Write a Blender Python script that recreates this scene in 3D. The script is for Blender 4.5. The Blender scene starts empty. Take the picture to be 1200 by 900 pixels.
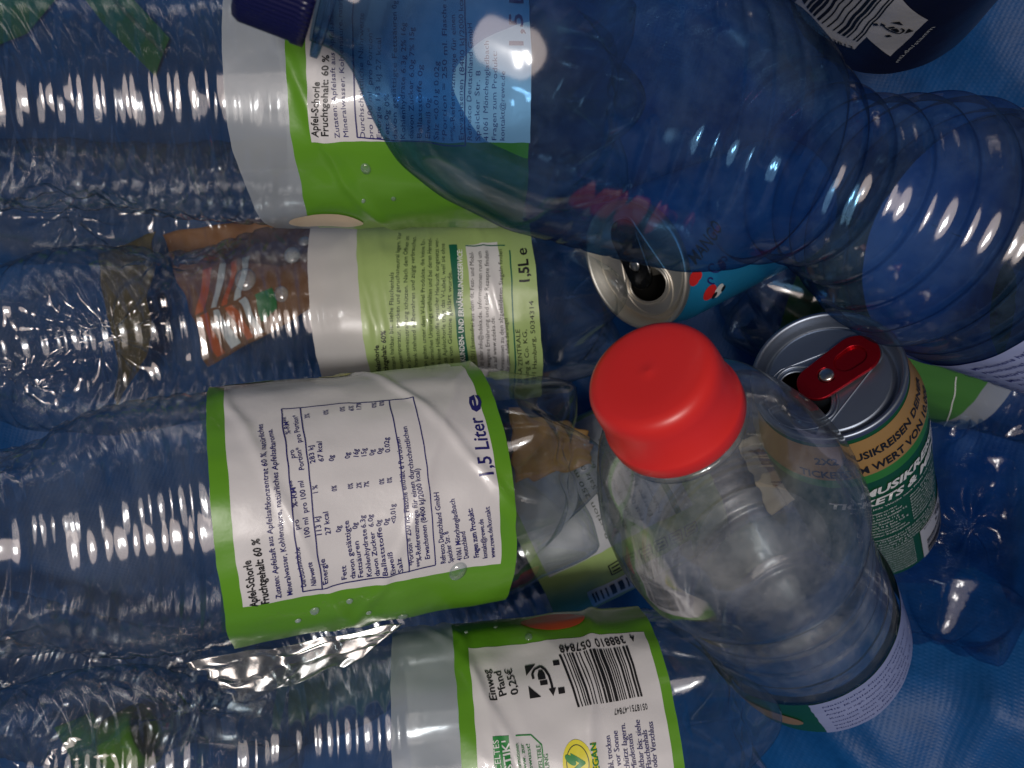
import bpy, bmesh, math, random
import numpy as np
from mathutils import Vector, Matrix, noise
random.seed(4)
SC = bpy.context.scene
COL = SC.collection
# ---------------------------------------------------------------- camera
CAMZ = 0.50
FPX = 940.0                       # focal length in pixels of the 1200 px wide photograph
cam = bpy.data.cameras.new('camera'); co = bpy.data.objects.new('camera', cam); COL.objects.link(co)
cam.sensor_width = 36; cam.lens = 36*FPX/1200; cam.clip_start = 0.01; cam.clip_end = 20
co.location = (0, 0, CAMZ)
cam.dof.use_dof = True; cam.dof.focus_distance = 0.27; cam.dof.aperture_fstop = 17
SC.camera = co
# ---------------------------------------------------------------- world and lamps
W = bpy.data.worlds.new('World'); SC.world = W; W.use_nodes = True
bg = W.node_tree.nodes['Background']; bg.inputs[0].default_value = (0.75, 0.72, 0.78, 1); bg.inputs[1].default_value = 0.044
def lamp(name, loc, tgt, sx, sy, power, col, spin=0):
    l = bpy.data.lights.new(name, 'AREA'); l.shape = 'ELLIPSE' if name == 'lit_ceiling' else 'RECTANGLE'; l.size = sx; l.size_y = sy
    l.energy = power; l.color = col
    o = bpy.data.objects.new(name, l); COL.objects.link(o); o.location = loc
    d = Vector(tgt)-Vector(loc)
    o.rotation_mode = 'QUATERNION'
    o.rotation_quaternion = d.to_track_quat('-Z', 'Y') @ Matrix.Rotation(spin, 4, 'Z').to_quaternion()
    return o
lamp('ceiling_lamp', (-0.10, -0.13, 1.02), (-0.02, 0, 0.2), 0.028, 0.10, 1.25, (1.0, 0.96, 0.93), 0.5)
lamp('ceiling_lamp', (-0.01, -0.11, 1.02), (-0.02, 0, 0.2), 0.028, 0.10, 1.25, (1.0, 0.96, 0.93), 0.5)
lamp('lit_ceiling', (-0.08, -0.16, 1.45), (0, 0, 0.2), 0.85, 0.70, 4.6, (1.0, 0.84, 0.75), 0.2)
SC.view_settings.view_transform = 'Standard'; SC.view_settings.look = 'None'
SC.view_settings.exposure = 0.0; SC.view_settings.gamma = 1
SC.render.engine = 'CYCLES'
cy = SC.cycles
cy.use_denoising = True; cy.max_bounces = 10; cy.transparent_max_bounces = 48; cy.glossy_bounces = 5
cy.diffuse_bounces = 3; cy.caustics_reflective = False; cy.caustics_refractive = False
cy.sample_clamp_indirect = 4

def P(px, py, d):
    return Vector(((px-600)/FPX*d, -(py-450)/FPX*d, CAMZ-d))
def sm(x): x = max(0, min(1, x)); return x*x*(3-2*x)
# ---------------------------------------------------------------- materials
def nt(name):
    m = bpy.data.materials.new(name); m.use_nodes = True; t = m.node_tree; t.nodes.clear()
    return m, t, t.nodes, t.links
def bumpnode(t, scale, strength, dist, detail=3, stretch=(1, 1, 1), kind='noise', extra=None):
    n, l = t.nodes, t.links
    tc = n.new('ShaderNodeTexCoord'); mp = n.new('ShaderNodeMapping'); mp.inputs['Scale'].default_value = stretch
    l.new(tc.outputs['Object'], mp.inputs[0])
    if kind == 'noise':
        x = n.new('ShaderNodeTexNoise'); x.inputs['Scale'].default_value = scale; x.inputs['Detail'].default_value = detail
        out = x.outputs['Fac']
    else:
        x = n.new('ShaderNodeTexVoronoi'); x.feature = 'F1'; x.inputs['Scale'].default_value = scale; out = x.outputs['Distance']
    l.new(mp.outputs[0], x.inputs['Vector'])
    b = n.new('ShaderNodeBump'); b.inputs['Strength'].default_value = strength; b.inputs['Distance'].default_value = dist
    l.new(out, b.inputs['Height'])
    return b
def clear_mat(name, tint, edge, gain=1.9, rough=0.10, haze=0.05, hazecol=(.55, .56, .52), bs=28, bstr=0.22, bd=0.0010, stretch=(1, 1, 1), top=.25, pwr=1.6):
    """thin blown plastic wall: lets light through (tinted, more so at grazing angles), mirrors by Fresnel, a little scuffed haze"""
    m, t, n, l = nt(name)
    out = n.new('ShaderNodeOutputMaterial')
    b = bumpnode(t, bs, bstr, bd, 4, stretch)
    lw = n.new('ShaderNodeLayerWeight'); lw.inputs['Blend'].default_value = 0.35
    mixc = n.new('ShaderNodeMix'); mixc.data_type = 'RGBA'
    mixc.inputs['A'].default_value = (*tint, 1); mixc.inputs['B'].default_value = (*edge, 1)
    pw = n.new('ShaderNodeMath'); pw.operation = 'POWER'; pw.inputs[1].default_value = pwr
    l.new(lw.outputs['Facing'], pw.inputs[0]); l.new(pw.outputs[0], mixc.inputs['Factor'])
    tr = n.new('ShaderNodeBsdfTransparent'); l.new(mixc.outputs['Result'], tr.inputs[0])
    gl = n.new('ShaderNodeBsdfGlossy'); gl.inputs['Roughness'].default_value = rough; gl.inputs['Color'].default_value = (1, 1, 1, 1)
    l.new(b.outputs[0], gl.inputs['Normal'])
    df = n.new('ShaderNodeBsdfDiffuse'); df.inputs['Color'].default_value = (*hazecol, 1)
    # scuff amount varies over the wall
    tc = n.new('ShaderNodeTexCoord'); nz = n.new('ShaderNodeTexNoise'); nz.inputs['Scale'].default_value = 35; nz.inputs['Detail'].default_value = 8
    nz.inputs['Roughness'].default_value = .7
    l.new(tc.outputs['Object'], nz.inputs['Vector'])
    mr = n.new('ShaderNodeMapRange'); mr.inputs['From Min'].default_value = .42; mr.inputs['From Max'].default_value = .75
    mr.inputs['To Min'].default_value = haze*0.25; mr.inputs['To Max'].default_value = haze*2.2
    l.new(nz.outputs['Fac'], mr.inputs['Value'])
    m1 = n.new('ShaderNodeMixShader'); l.new(mr.outputs[0], m1.inputs[0]); l.new(tr.outputs[0], m1.inputs[1]); l.new(df.outputs[0], m1.inputs[2])
    fr = n.new('ShaderNodeFresnel'); fr.inputs['IOR'].default_value = 1.57; l.new(b.outputs[0], fr.inputs['Normal'])
    mu = n.new('ShaderNodeMath'); mu.operation = 'MULTIPLY'; mu.inputs[1].default_value = gain; mu.use_clamp = True
    l.new(fr.outputs[0], mu.inputs[0])
    mn = n.new('ShaderNodeMath'); mn.operation = 'MINIMUM'; mn.inputs[1].default_value = top; l.new(mu.outputs[0], mn.inputs[0])
    m2 = n.new('ShaderNodeMixShader'); l.new(mn.outputs[0], m2.inputs[0]); l.new(m1.outputs[0], m2.inputs[1]); l.new(gl.outputs[0], m2.inputs[2])
    l.new(m2.outputs[0], out.inputs[0])
    return m
def solid(name, col, rough=.45, metal=0, bump=None, spec=.5, coat=0, var=0, trans=0):
    m, t, n, l = nt(name)
    out = n.new('ShaderNodeOutputMaterial'); p = n.new('ShaderNodeBsdfPrincipled'); l.new(p.outputs[0], out.inputs[0])
    p.inputs['Base Color'].default_value = (*col, 1); p.inputs['Roughness'].default_value = rough
    p.inputs['Metallic'].default_value = metal; p.inputs['Specular IOR Level'].default_value = spec
    p.inputs['Coat Weight'].default_value = coat
    if bump: l.new(bumpnode(t, *bump).outputs[0], p.inputs['Normal'])
    if var:
        tc = n.new('ShaderNodeTexCoord'); nz = n.new('ShaderNodeTexNoise'); nz.inputs['Scale'].default_value = 30; nz.inputs['Detail'].default_value = 6
        l.new(tc.outputs['Object'], nz.inputs['Vector'])
        mx = n.new('ShaderNodeMix'); mx.data_type = 'RGBA'
        mx.inputs['A'].default_value = (*[c*(1-var) for c in col], 1); mx.inputs['B'].default_value = (*[min(1, c*(1+var)) for c in col], 1)
        l.new(nz.outputs['Fac'], mx.inputs['Factor']); l.new(mx.outputs['Result'], p.inputs['Base Color'])
    return m
def film_mat(name, col, opac):
    m, t, n, l = nt(name)
    out = n.new('ShaderNodeOutputMaterial')
    p = n.new('ShaderNodeBsdfPrincipled'); p.inputs['Base Color'].default_value = (*col, 1); p.inputs['Roughness'].default_value = .3
    l.new(bumpnode(t, 60, .3, .0008, 3).outputs[0], p.inputs['Normal'])
    tr = n.new('ShaderNodeBsdfTransparent'); tr.inputs[0].default_value = (.9, .93, .95, 1)
    mx = n.new('ShaderNodeMixShader'); mx.inputs[0].default_value = opac
    l.new(tr.outputs[0], mx.inputs[1]); l.new(p.outputs[0], mx.inputs[2]); l.new(mx.outputs[0], out.inputs[0])
    return m
M = {}
M['pet'] = clear_mat('clear_plastic', (.93, .95, .96), (.55, .62, .64), gain=2.0, haze=.018)
M['pet_crushed'] = clear_mat('crushed_clear_plastic', (.90, .93, .94), (.45, .5, .5), gain=1.2, haze=.05, rough=.12, bs=40, bstr=.2, bd=.0010)
M['pet_blue_crushed'] = clear_mat('crushed_blue_plastic', (.70, .82, .93), (.35, .5, .65), gain=.45, haze=.012, hazecol=(.3, .5, .8), bs=80, bstr=.3)
M['pet_blue'] = clear_mat('blue_clear_plastic', (.43, .67, .87), (.11, .25, .42), gain=2.2, haze=.05, hazecol=(.3, .5, .8), bs=16, bstr=.35, top=.085, pwr=1.15)
M['pet_heavy'] = clear_mat('thick_clear_plastic', (.92, .94, .945), (.36, .42, .43), gain=2.4, haze=.15, hazecol=(.62, .64, .66), bs=30, bstr=.2, top=.38)
film_b = (70, .35, .0010, 4)
M['green'] = solid('green_label_film', (.115, .315, .020), .34, bump=film_b, coat=.2)
M['pale'] = solid('pale_green_label_film', (.36, .49, .18), .38, bump=film_b, coat=.2)
M['white'] = solid('white_label_film', (.68, .67, .68), .34, bump=film_b, coat=.2)
M['lilac'] = solid('lilac_white_label_film', (.34, .39, .62), .35, bump=film_b)
M['navy'] = solid('navy_label_film', (.012, .016, .05), .35, bump=film_b)
M['greywhite'] = solid('grey_white_film', (.50, .52, .56), .4)
M['strip'] = film_mat('milky_label_film', (.55, .60, .63), .48)
M['strip2'] = film_mat('white_blank_film', (.60, .59, .58), .88)
M['ink'] = solid('black_ink', (.012, .012, .014), .4)
M['inkblue'] = solid('navy_ink', (.02, .018, .15), .4)
M['inkgrey'] = solid('dark_green_ink', (.03, .05, .03), .4)
M['inkwhite'] = solid('white_ink', (.82, .84, .82), .4)
M['teal'] = solid('teal_ink', (.01, .12, .07), .4)
M['logogreen'] = solid('green_ink', (.03, .25, .06), .4)
M['yellow'] = solid('yellow_ink', (.75, .68, .04), .4)
M['apple_red'] = solid('apple_red_ink', (.75, .10, .02), .4, var=.35)
M['apple_cream'] = solid('apple_cream_ink', (.80, .62, .42), .4, var=.15)
M['red'] = solid('red_plastic', (.66, .026, .024), .36, bump=(160, .12, .0004, 6), var=.06)
M['bluecap'] = solid('dark_blue_plastic', (.006, .007, .050), .3)
M['alu'] = solid('brushed_aluminium', (.68, .66, .62), .28, 1, bump=(200, .06, .0003, 3, (1, 1, 1)))
M['alu_warm'] = solid('warm_aluminium_lid', (.86, .80, .70), .5, 1, bump=(150, .06, .0003, 3))
M['alu_blue'] = solid('grey_aluminium_lid', (.30, .35, .43), .45, 1, bump=(150, .06, .0003, 3))
M['blacktab'] = solid('black_anodised_tab', (.02, .02, .02), .25, .8)
M['redtab'] = solid('red_anodised_tab', (.34, .006, .016), .3, .8)
M['dark'] = solid('dark_can_inside', (.01, .009, .008), .6)
M['canblue'] = solid('light_blue_can_lacquer', (.02, .27, .52), .3, .2)
M['cangreen'] = solid('green_can_lacquer', (.010, .10, .04), .35, .2, var=.15)
M['cangreenlight'] = solid('bright_green_can_lacquer', (.05, .30, .04), .3, .3)
M['cangold'] = solid('gold_can_lacquer', (.62, .36, .12), .3, .5)
M['brown'] = solid('brown_paper', (.30, .13, .05), .6, var=.3, bump=(60, .4, .001, 4))
M['orange'] = solid('orange_print', (.80, .16, .03), .5, var=.15)
M['cream'] = solid('cream_paper', (.62, .52, .40), .6, var=.12, bump=(60, .4, .001, 4))
M['tan'] = solid('tan_cardboard', (.50, .27, .08), .6, var=.25, bump=(60, .4, .001, 4))
M['film'] = clear_mat('added_clear_film', (.88, .9, .9), (.4, .45, .45), gain=6, haze=.06, rough=.2, bs=60, bstr=.3, top=.45)
M['drop'] = clear_mat('water', (.93, .97, .97), (.35, .45, .5), gain=2.2, haze=.25, hazecol=(.8, .9, .95), bstr=0)
M['strap'] = solid('green_webbing', (.02, .17, .06), .7, bump=(900, .5, .0006, 2), var=.2)
M['seam'] = solid('pale_green_thread', (.10, .20, .10), .8)

def bag_material():
    m, t, n, l = nt('blue_woven_bag')
    out = n.new('ShaderNodeOutputMaterial'); p = n.new('ShaderNodeBsdfPrincipled'); l.new(p.outputs[0], out.inputs[0])
    tc = n.new('ShaderNodeTexCoord')
    nz = n.new('ShaderNodeTexNoise'); nz.inputs['Scale'].default_value = 22; nz.inputs['Detail'].default_value = 8; nz.inputs['Roughness'].default_value = .7
    l.new(tc.outputs['Object'], nz.inputs['Vector'])
    cr = n.new('ShaderNodeValToRGB'); cr.color_ramp.elements[0].position = .3; cr.color_ramp.elements[1].position = .72
    cr.color_ramp.elements[0].color = (.003, .056, .19, 1); cr.color_ramp.elements[1].color = (.006, .104, .34, 1)
    l.new(nz.outputs['Fac'], cr.inputs[0]); l.new(cr.outputs[0], p.inputs['Base Color'])
    p.inputs['Roughness'].default_value = .5; p.inputs['Specular IOR Level'].default_value = .4
    mp = n.new('ShaderNodeMapping'); mp.inputs['Rotation'].default_value = (0, 0, .35); l.new(tc.outputs['Object'], mp.inputs[0])
    hs = []
    for k, rot in enumerate((0, math.pi/2)):
        m2 = n.new('ShaderNodeMapping'); m2.inputs['Rotation'].default_value = (0, 0, .3+rot); l.new(tc.outputs['Object'], m2.inputs[0])
        w = n.new('ShaderNodeTexWave'); w.inputs['Scale'].default_value = 185 if k else 140; w.inputs['Distortion'].default_value = .5
        w.inputs['Detail'].default_value = 2; w.inputs['Detail Scale'].default_value = .6
        l.new(m2.outputs[0], w.inputs['Vector']); hs.append(w)
    ad = n.new('ShaderNodeMath'); ad.operation = 'MULTIPLY'; l.new(hs[0].outputs['Fac'], ad.inputs[0]); l.new(hs[1].outputs['Fac'], ad.inputs[1])
    b = n.new('ShaderNodeBump'); b.inputs['Strength'].default_value = .28; b.inputs['Distance'].default_value = .0004
    l.new(ad.outputs[0], b.inputs['Height'])
    nz2 = n.new('ShaderNodeTexNoise'); nz2.inputs['Scale'].default_value = 45; nz2.inputs['Detail'].default_value = 5
    l.new(tc.outputs['Object'], nz2.inputs['Vector'])
    b2 = n.new('ShaderNodeBump'); b2.inputs['Strength'].default_value = .5; b2.inputs['Distance'].default_value = .003
    l.new(nz2.outputs['Fac'], b2.inputs['Height']); l.new(b.outputs[0], b2.inputs['Normal']); l.new(b2.outputs[0], p.inputs['Normal'])
    return m
M['bag'] = bag_material()

# ---------------------------------------------------------------- object helpers
def mkobj(name, verts, faces, mats, parent=None, smooth=True, mi=None):
    me = bpy.data.meshes.new(name); me.from_pydata([tuple(v) for v in verts], [], faces)
    for m in (mats if isinstance(mats, list) else [mats]): me.materials.append(m)
    if mi is not None: me.polygons.foreach_set('material_index', mi)
    me.polygons.foreach_set('use_smooth', [smooth]*len(me.polygons)); me.update()
    o = bpy.data.objects.new(name, me); COL.objects.link(o)
    if parent: o.parent = parent
    return o
def tag(o, label, cat, group=None, kind=None):
    if label: o['label'] = label
    if cat: o['category'] = cat
    if group: o['group'] = group
    if kind: o['kind'] = kind
def thing(name, label, cat, mat, group=None):
    o = bpy.data.objects.new(name, None); COL.objects.link(o); o.empty_display_size = .02
    o.matrix_world = mat; tag(o, label, cat, group); return o
def frame(p0, p1, s0=0.0, roll=0.0):
    """matrix whose Z runs p0->p1, X faces the camera position side, with p0 lying at local height s0"""
    a = (p1-p0).normalized(); c = Vector((0, 0, CAMZ))-p0; c = (c-a*c.dot(a)).normalized()
    b = a.cross(c); R = Matrix((c, b, a)).transposed() @ Matrix.Rotation(roll, 3, 'Z')
    m = R.to_4x4(); m.translation = p0-a*s0; return m
def prof_fn(pts, width=.0025):
    s = np.array([p[0] for p in pts]); r = np.array([p[1] for p in pts])
    def f(x):
        x = np.asarray(x, float); acc = 0
        for k, w in ((-1.5, .12), (-.75, .23), (0, .3), (.75, .23), (1.5, .12)): acc = acc+w*np.interp(x+k*width, s, r)
        return acc
    return f
def nzv(x, y, z): return noise.noise(Vector((x, y, z)))
def lathe(name, S, Rr, mat, parent, mod=None, nt_=96, close_lo=False, close_hi=False):
    """S,Rr arrays; mod(s,th,r)->r,s"""
    V = []; F = []
    th = [2*math.pi*k/nt_ for k in range(nt_)]
    for s, r in zip(S, Rr):
        for t in th:
            rr, ss = (r, s) if mod is None else mod(s, t, r)
            V.append((rr*math.cos(t), rr*math.sin(t), ss))
    n = len(S)
    for i in range(n-1):
        a = i*nt_; b = a+nt_
        for k in range(nt_):
            k2 = (k+1) % nt_
            F.append((a+k, a+k2, b+k2, b+k))
    if close_lo: F.append(tuple(range(nt_))[::-1])
    if close_hi: F.append(tuple((n-1)*nt_+k for k in range(nt_)))
    return mkobj(name, V, F, mat, parent)
def ridged(x, y, z, oct=3):
    a = 0; amp = 1; f = 1
    for _ in range(oct):
        a += amp*(1-2.2*abs(nzv(x*f, y*f, z*f))); amp *= .5; f *= 2.1
    return a
def petal_base(R, n=26, feet=5, H=.036):
    """returns grid rows [(rho_fn(th), s_fn(th))] for the moulded five-foot base"""
    rows = []
    for i in range(n+1):
        p = i/n
        def f(t, p=p):
            lobe = (.5+.5*math.cos(feet*t))**.6
            rho = R*math.sin(p*math.pi/2)
            sv = H*(1-math.cos(p*math.pi/2))**1.05+.004
            q = rho/R
            sf = .009*(1-sm(q/.55)) + (0 if q < .72 else H*sm((q-.72)/.28)**1.6)
            s = sv*(1-lobe)+min(sv, sf)*lobe if q > .25 else sv*(1-lobe*sm(q/.25))+min(sv+.004, sf)*lobe*sm(q/.25)
            rho2 = rho*(1-.06*(1-lobe)*math.sin(p*math.pi))
            return rho2, s
        rows.append(f)
    return rows
def bottle_shell(name, R, prof, s0, s1, mat, parent, mod, ds=.0015, nt_=150, H=.036, base=True, inner=False):
    V = []; F = []
    th = [2*math.pi*k/nt_ for k in range(nt_)]
    rows = 0
    if base:
        for f in petal_base(R, H=H):
            for t in th:
                r, s = f(t)
                V.append((r*math.cos(t), r*math.sin(t), s))
            rows += 1
        s0 = H+.004+ds
    S = np.arange(s0, s1, ds); Rr = prof(S)
    for s, r in zip(S, Rr):
        for t in th:
            rr, ss = mod(s, t, r) if mod else (r, s)
            V.append((rr*math.cos(t), rr*math.sin(t), ss))
        rows += 1
    for i in range(rows-1):
        a = i*nt_; b = a+nt_
        for k in range(nt_):
            k2 = (k+1) % nt_; F.append((a+k, a+k2, b+k2, b+k))
    return mkobj(name, V, F, mat, parent)
L_TOP = .32
def crumple(ribs=None, crush=(), seed=0, flat=0, amp=.0):
    """ribs=(s0,s1,pitch,depth); crush=[(s,theta,size,depth,nfold)]"""
    def mod(s, t, r):
        d = 0
        if ribs:
            a, b, pitch, dep = ribs
            w = sm((s-a)/.004)*sm((b-s)/.004)
            jit = .35*nzv(s*60, seed, 0)+.18*nzv(math.cos(t)*1.3, math.sin(t)*1.3, s*9+seed)
            x = (s-a)/pitch+jit; dep = dep*(.55+.9*abs(nzv(math.cos(t)*1.5+seed, math.sin(t)*1.5, s*30)+.25))
            d -= dep*w*(abs(math.sin(math.pi*x))**1.0 < .35)*0
            d -= dep*w*max(0, 1-abs(((x) % 1)-.5)/.22)
        X, Y = r*math.cos(t), r*math.sin(t)
        k = 0
        for (cs, ct, size, dep, nf) in crush:
            dt = (t-ct+math.pi) % (2*math.pi)-math.pi
            du, dv = r*dt, s-cs
            rho = math.hypot(du, dv); e = math.exp(-(rho/size)**2)
            if e < .004: continue
            ang = math.atan2(dv, du)
            k += e
            d -= dep*e*(1-.25*math.cos(nf*ang+3*nzv(rho*60, seed, 0)))
            d += .0011*math.exp(-(rho/(size*1.5))**2)*min(1, rho/.008)*math.cos(nf*ang+2*nzv(rho*40, seed, 1))
        if amp or k:
            q = (amp+.0022*min(1, k))
            if q: d += q*(ridged(X*14+seed, Y*14, s*14, 2)-.9)
        w = sm((s-.134)/.012)*sm((L_TOP-s)/.02)
        d += w*(.0016*nzv(X*16+seed, Y*16, s*22)+.0008*nzv(X*40, Y*40+seed, s*55))
        return r+d, s
    return mod

_tc = {}
def text2d(s, offset=0.0, res=2):
    key = (s, offset)
    if key in _tc: return _tc[key]
    cu = bpy.data.curves.new('t', 'FONT'); cu.body = s; cu.size = 1; cu.resolution_u = res; cu.offset = offset
    o = bpy.data.objects.new('t', cu); me = bpy.data.meshes.new_from_object(o)
    v = np.array([x.co[:2] for x in me.vertices]) if len(me.vertices) else np.zeros((0, 2)); f = [tuple(p.vertices) for p in me.polygons]
    bm = bmesh.new(); bm.from_mesh(me)
    if bm.edges:
        bmesh.ops.triangulate(bm, faces=bm.faces)
        for _ in range(2):
            lg = [e for e in bm.edges if e.calc_length() > (.22 if len(s) < 12 else .5)]
            if lg: bmesh.ops.subdivide_edges(bm, edges=lg, cuts=1); bmesh.ops.triangulate(bm, faces=bm.faces)
        bm.verts.index_update(); v = np.array([x.co[:2] for x in bm.verts]); f = [tuple(q.index for q in p.verts) for p in bm.faces]
    bm.free()
    bpy.data.objects.remove(o); bpy.data.curves.remove(cu); bpy.data.meshes.remove(me)
    _tc[key] = (v, f); return v, f
class Wrap:
    """a printed film on a cylinder: u = arc length (reading direction), v = height along the axis"""
    def __init__(s, mat, R, rf=None, disp=None, lift=.0010):
        s.m = mat; s.inv = mat.inverted(); s.R = R; s.rf = rf; s.disp = disp; s.lift = lift
        s.V = []; s.F = []; s.MI = []; s.mats = []
    def mi(s, name):
        m = M[name]
        if m not in s.mats: s.mats.append(m)
        return s.mats.index(m)
    def uv(s, px, py):
        o = s.inv @ Vector((0, 0, CAMZ)); d = (s.inv.to_3x3() @ (P(px, py, 1)-Vector((0, 0, CAMZ)))).normalized()
        R = s.R
        a = d.x*d.x+d.y*d.y; b = o.x*d.x+o.y*d.y; c = o.x*o.x+o.y*o.y-R*R
        D = b*b-a*c
        t = (-b-math.sqrt(D))/a if D > 0 else -b/a
        p = o+d*t
        th = math.atan2(p.y, p.x)
        return np.array((th*R, p.z))
    def put(s, u, v, off):
        if s.disp: u, v = u+.0007*nzv(v*75, s.R*900, 1.7)+.0004*nzv(v*200, 3, u*60), v+.0006*nzv(u*60, 5.1, 2.2)+.0003*nzv(u*170, v*60, 4)
        th = u/s.R; r = (s.rf(v) if s.rf else s.R)+s.lift+off+(s.disp(u, v) if s.disp else 0)
        return (float(r*math.cos(th)), float(r*math.sin(th)), float(v))
    def add(s, V, F, mat, off):
        b = len(s.V); s.V += [s.put(u, v, off) for u, v in V]; s.F += [tuple(i+b for i in f) for f in F]; s.MI += [s.mi(mat)]*len(F)
    def grid(s, u0, u1, v0, v1, mat, off, nu=None, nv=None, ev0=None, ev1=None):
        nu = nu or max(1, int(abs(u1-u0)/.0010)); nv = nv or max(1, int(abs(v1-v0)/.0010))
        V = []
        for i in range(nu+1):
            u = u0+(u1-u0)*i/nu
            a = v0+(ev0(u) if ev0 else 0); b = v1+(ev1(u) if ev1 else 0)
            for j in range(nv+1): V.append((u, a+(b-a)*j/nv))
        F = [(i*(nv+1)+j, (i+1)*(nv+1)+j, (i+1)*(nv+1)+j+1, i*(nv+1)+j+1) for i in range(nu) for j in range(nv)]
        s.add(V, F, mat, off)
    def quadpx(s, pts, mat, off, n=8):
        """four pixel corners -> bilinear patch in label space"""
        q = [s.uv(*p) for p in pts]
        s.quad(q, mat, off, n)
    def quad(s, q, mat, off, n=8):
        V = [tuple((q[0]*(1-a)+q[1]*a)*(1-b)+(q[3]*(1-a)+q[2]*a)*b) for a in np.linspace(0, 1, n+1) for b in np.linspace(0, 1, n+1)]
        F = [(i*(n+1)+j, (i+1)*(n+1)+j, (i+1)*(n+1)+j+1, i*(n+1)+j+1) for i in range(n) for j in range(n)]
        s.add(V, F, mat, off)
    def linepx(s, p, q, w, mat, off=.0003):
        a, b = s.uv(*p), s.uv(*q); s.line(a, b, w, mat, off)
    def line(s, a, b, w, mat, off=.0003):
        d = (b-a); L = np.linalg.norm(d)
        if L < 1e-6: return
        n = np.array((-d[1], d[0]))/L*w/2; k = max(2, int(L/.0015)); V = []
        for i in range(k+1):
            c = a+d*i/k; V += [tuple(c-n), tuple(c+n)]
        s.add(V, [(2*i, 2*i+2, 2*i+3, 2*i+1) for i in range(k)], mat, off)
    def text(s, st, p, q=None, h=None, mat='ink', off=.0003, bold=0.0, shear=0, h_scale=None):
        """baseline runs from pixel p to pixel q; cap height h (metres); squeezed to fit"""
        a = s.uv(*p); b = s.uv(*q)
        s.textuv(st, a, b, h, mat, off, bold, shear)
    def textuv(s, st, a, b, h, mat='ink', off=.0003, bold=0.0, shear=0):
        v, f = text2d(st, bold)
        if not len(v): return
        d = b-a; L = np.linalg.norm(d); e = d/L; n = np.array((-e[1], e[0]))
        w = v[:, 0].max(); x = v[:, 0]/w*L; y = v[:, 1]/.70*h; x = x+shear*y
        pts = [tuple(a+e*xx+n*yy) for xx, yy in zip(x, y)]
        s.add(pts, f, mat, off)
    def barcode(s, q, n, mat='ink', off=.0003, seed=1, gap=.0):
        """q four uv corners: bars run from edge q0-q1 to edge q3-q2"""
        rnd = random.Random(seed); x = 0; tot = n
        while x < tot:
            w = rnd.choice((1, 1, 2, 3)); g = rnd.choice((1, 1, 2, 2, 3))
            a = x/tot; b = min(1, (x+w)/tot)
            A = q[0]+(q[1]-q[0])*a; B = q[0]+(q[1]-q[0])*b; C_ = q[3]+(q[2]-q[3])*b; D = q[3]+(q[2]-q[3])*a
            k = 10; V = []
            for i in range(k+1):
                t = i/k; V += [tuple(A+(D-A)*t), tuple(B+(C_-B)*t)]
            s.add(V, [(2*i, 2*i+2, 2*i+3, 2*i+1) for i in range(k)], mat, off)
            x += w+g
    def tri(s, pts, mat, off=.0003): s.add([tuple(p) for p in pts], [tuple(range(len(pts)))], mat, off)
    def disc(s, c, ru, rv, mat, off=.0003, n=28, a0=0, rot=0):
        V = [tuple(c)]
        for rr in (.5, 1):
            for k in range(n):
                x, y = rr*ru*math.cos(2*math.pi*k/n), rr*rv*math.sin(2*math.pi*k/n)
                V.append((c[0]+x*math.cos(rot)-y*math.sin(rot), c[1]+x*math.sin(rot)+y*math.cos(rot)))
        F = [(0, 1+k, 1+(k+1) % n) for k in range(n)]+[(1+k, 1+n+k, 1+n+(k+1) % n, 1+(k+1) % n) for k in range(n)]
        s.add(V, F, mat, off)
    def build(s, name, parent):
        o = mkobj(name, s.V, s.F, s.mats, parent, True, s.MI); s.V, s.F, s.MI, s.mats = [], [], [], []; return o
def pfand(w, c, e, n, size, mat='ink', off=.0003):
    """deposit-return pictogram: two triangles, two squares, bottle+can outline with bent arrow; e reading axis, n up axis"""
    def at(x, y): return c+e*x*size+n*y*size
    w.tri([at(-.95, .95), at(-.95, .30), at(-.35, .95)], mat, off)
    w.tri([at(-.95, -.95), at(-.35, -.95), at(-.95, -.30)][::1], mat, off)
    for y in (.78, -.78): w.quad([at(.6, y-.15), at(.95, y-.15), at(.95, y+.15), at(.6, y+.15)], mat, off, 2)
    w.quad([at(-.35, -.05), at(.05, -.05), at(.05, .22), at(-.35, .22)], mat, off, 2)
    w.tri([at(-.35, .22), at(.05, .22), at(-.05, .5), at(-.25, .5)], mat, off)
    w.quad([at(-.3, -.36), at(.1, -.36), at(.1, -.12), at(-.3, -.12)], mat, off, 2)
    pts = [(-.6, .05), (-.62, .35), (-.45, .62), (-.1, .75), (.1, .5), (.25, .1), (.3, -.4), (.3, -.75)]
    for p, q in zip(pts, pts[1:]): w.line(at(*p), at(*q), .13*size, mat, off)
    w.tri([at(.1, -.6), at(.5, -.6), at(.3, -.98)], mat, off)
def drops(w, parent, pts, seed=0):
    for k, (px, py, r) in enumerate(pts):
        u, v = w.uv(px, py); V = []; F = []
        n = 20; rings = 5
        for i in range(rings+1):
            a = i/rings*math.pi/2
            for j in range(n):
                b = 2*math.pi*j/n
                V.append(w.put(u+r*math.cos(a)*math.cos(b), v+r*math.cos(a)*math.sin(b)*.85, .0004+.45*r*math.sin(a)))
        for i in range(rings):
            for j in range(n):
                F.append((i*n+j, i*n+(j+1) % n, (i+1)*n+(j+1) % n, (i+1)*n+j))
        mkobj('water_drop', V, F, M['drop'], parent)
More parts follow.
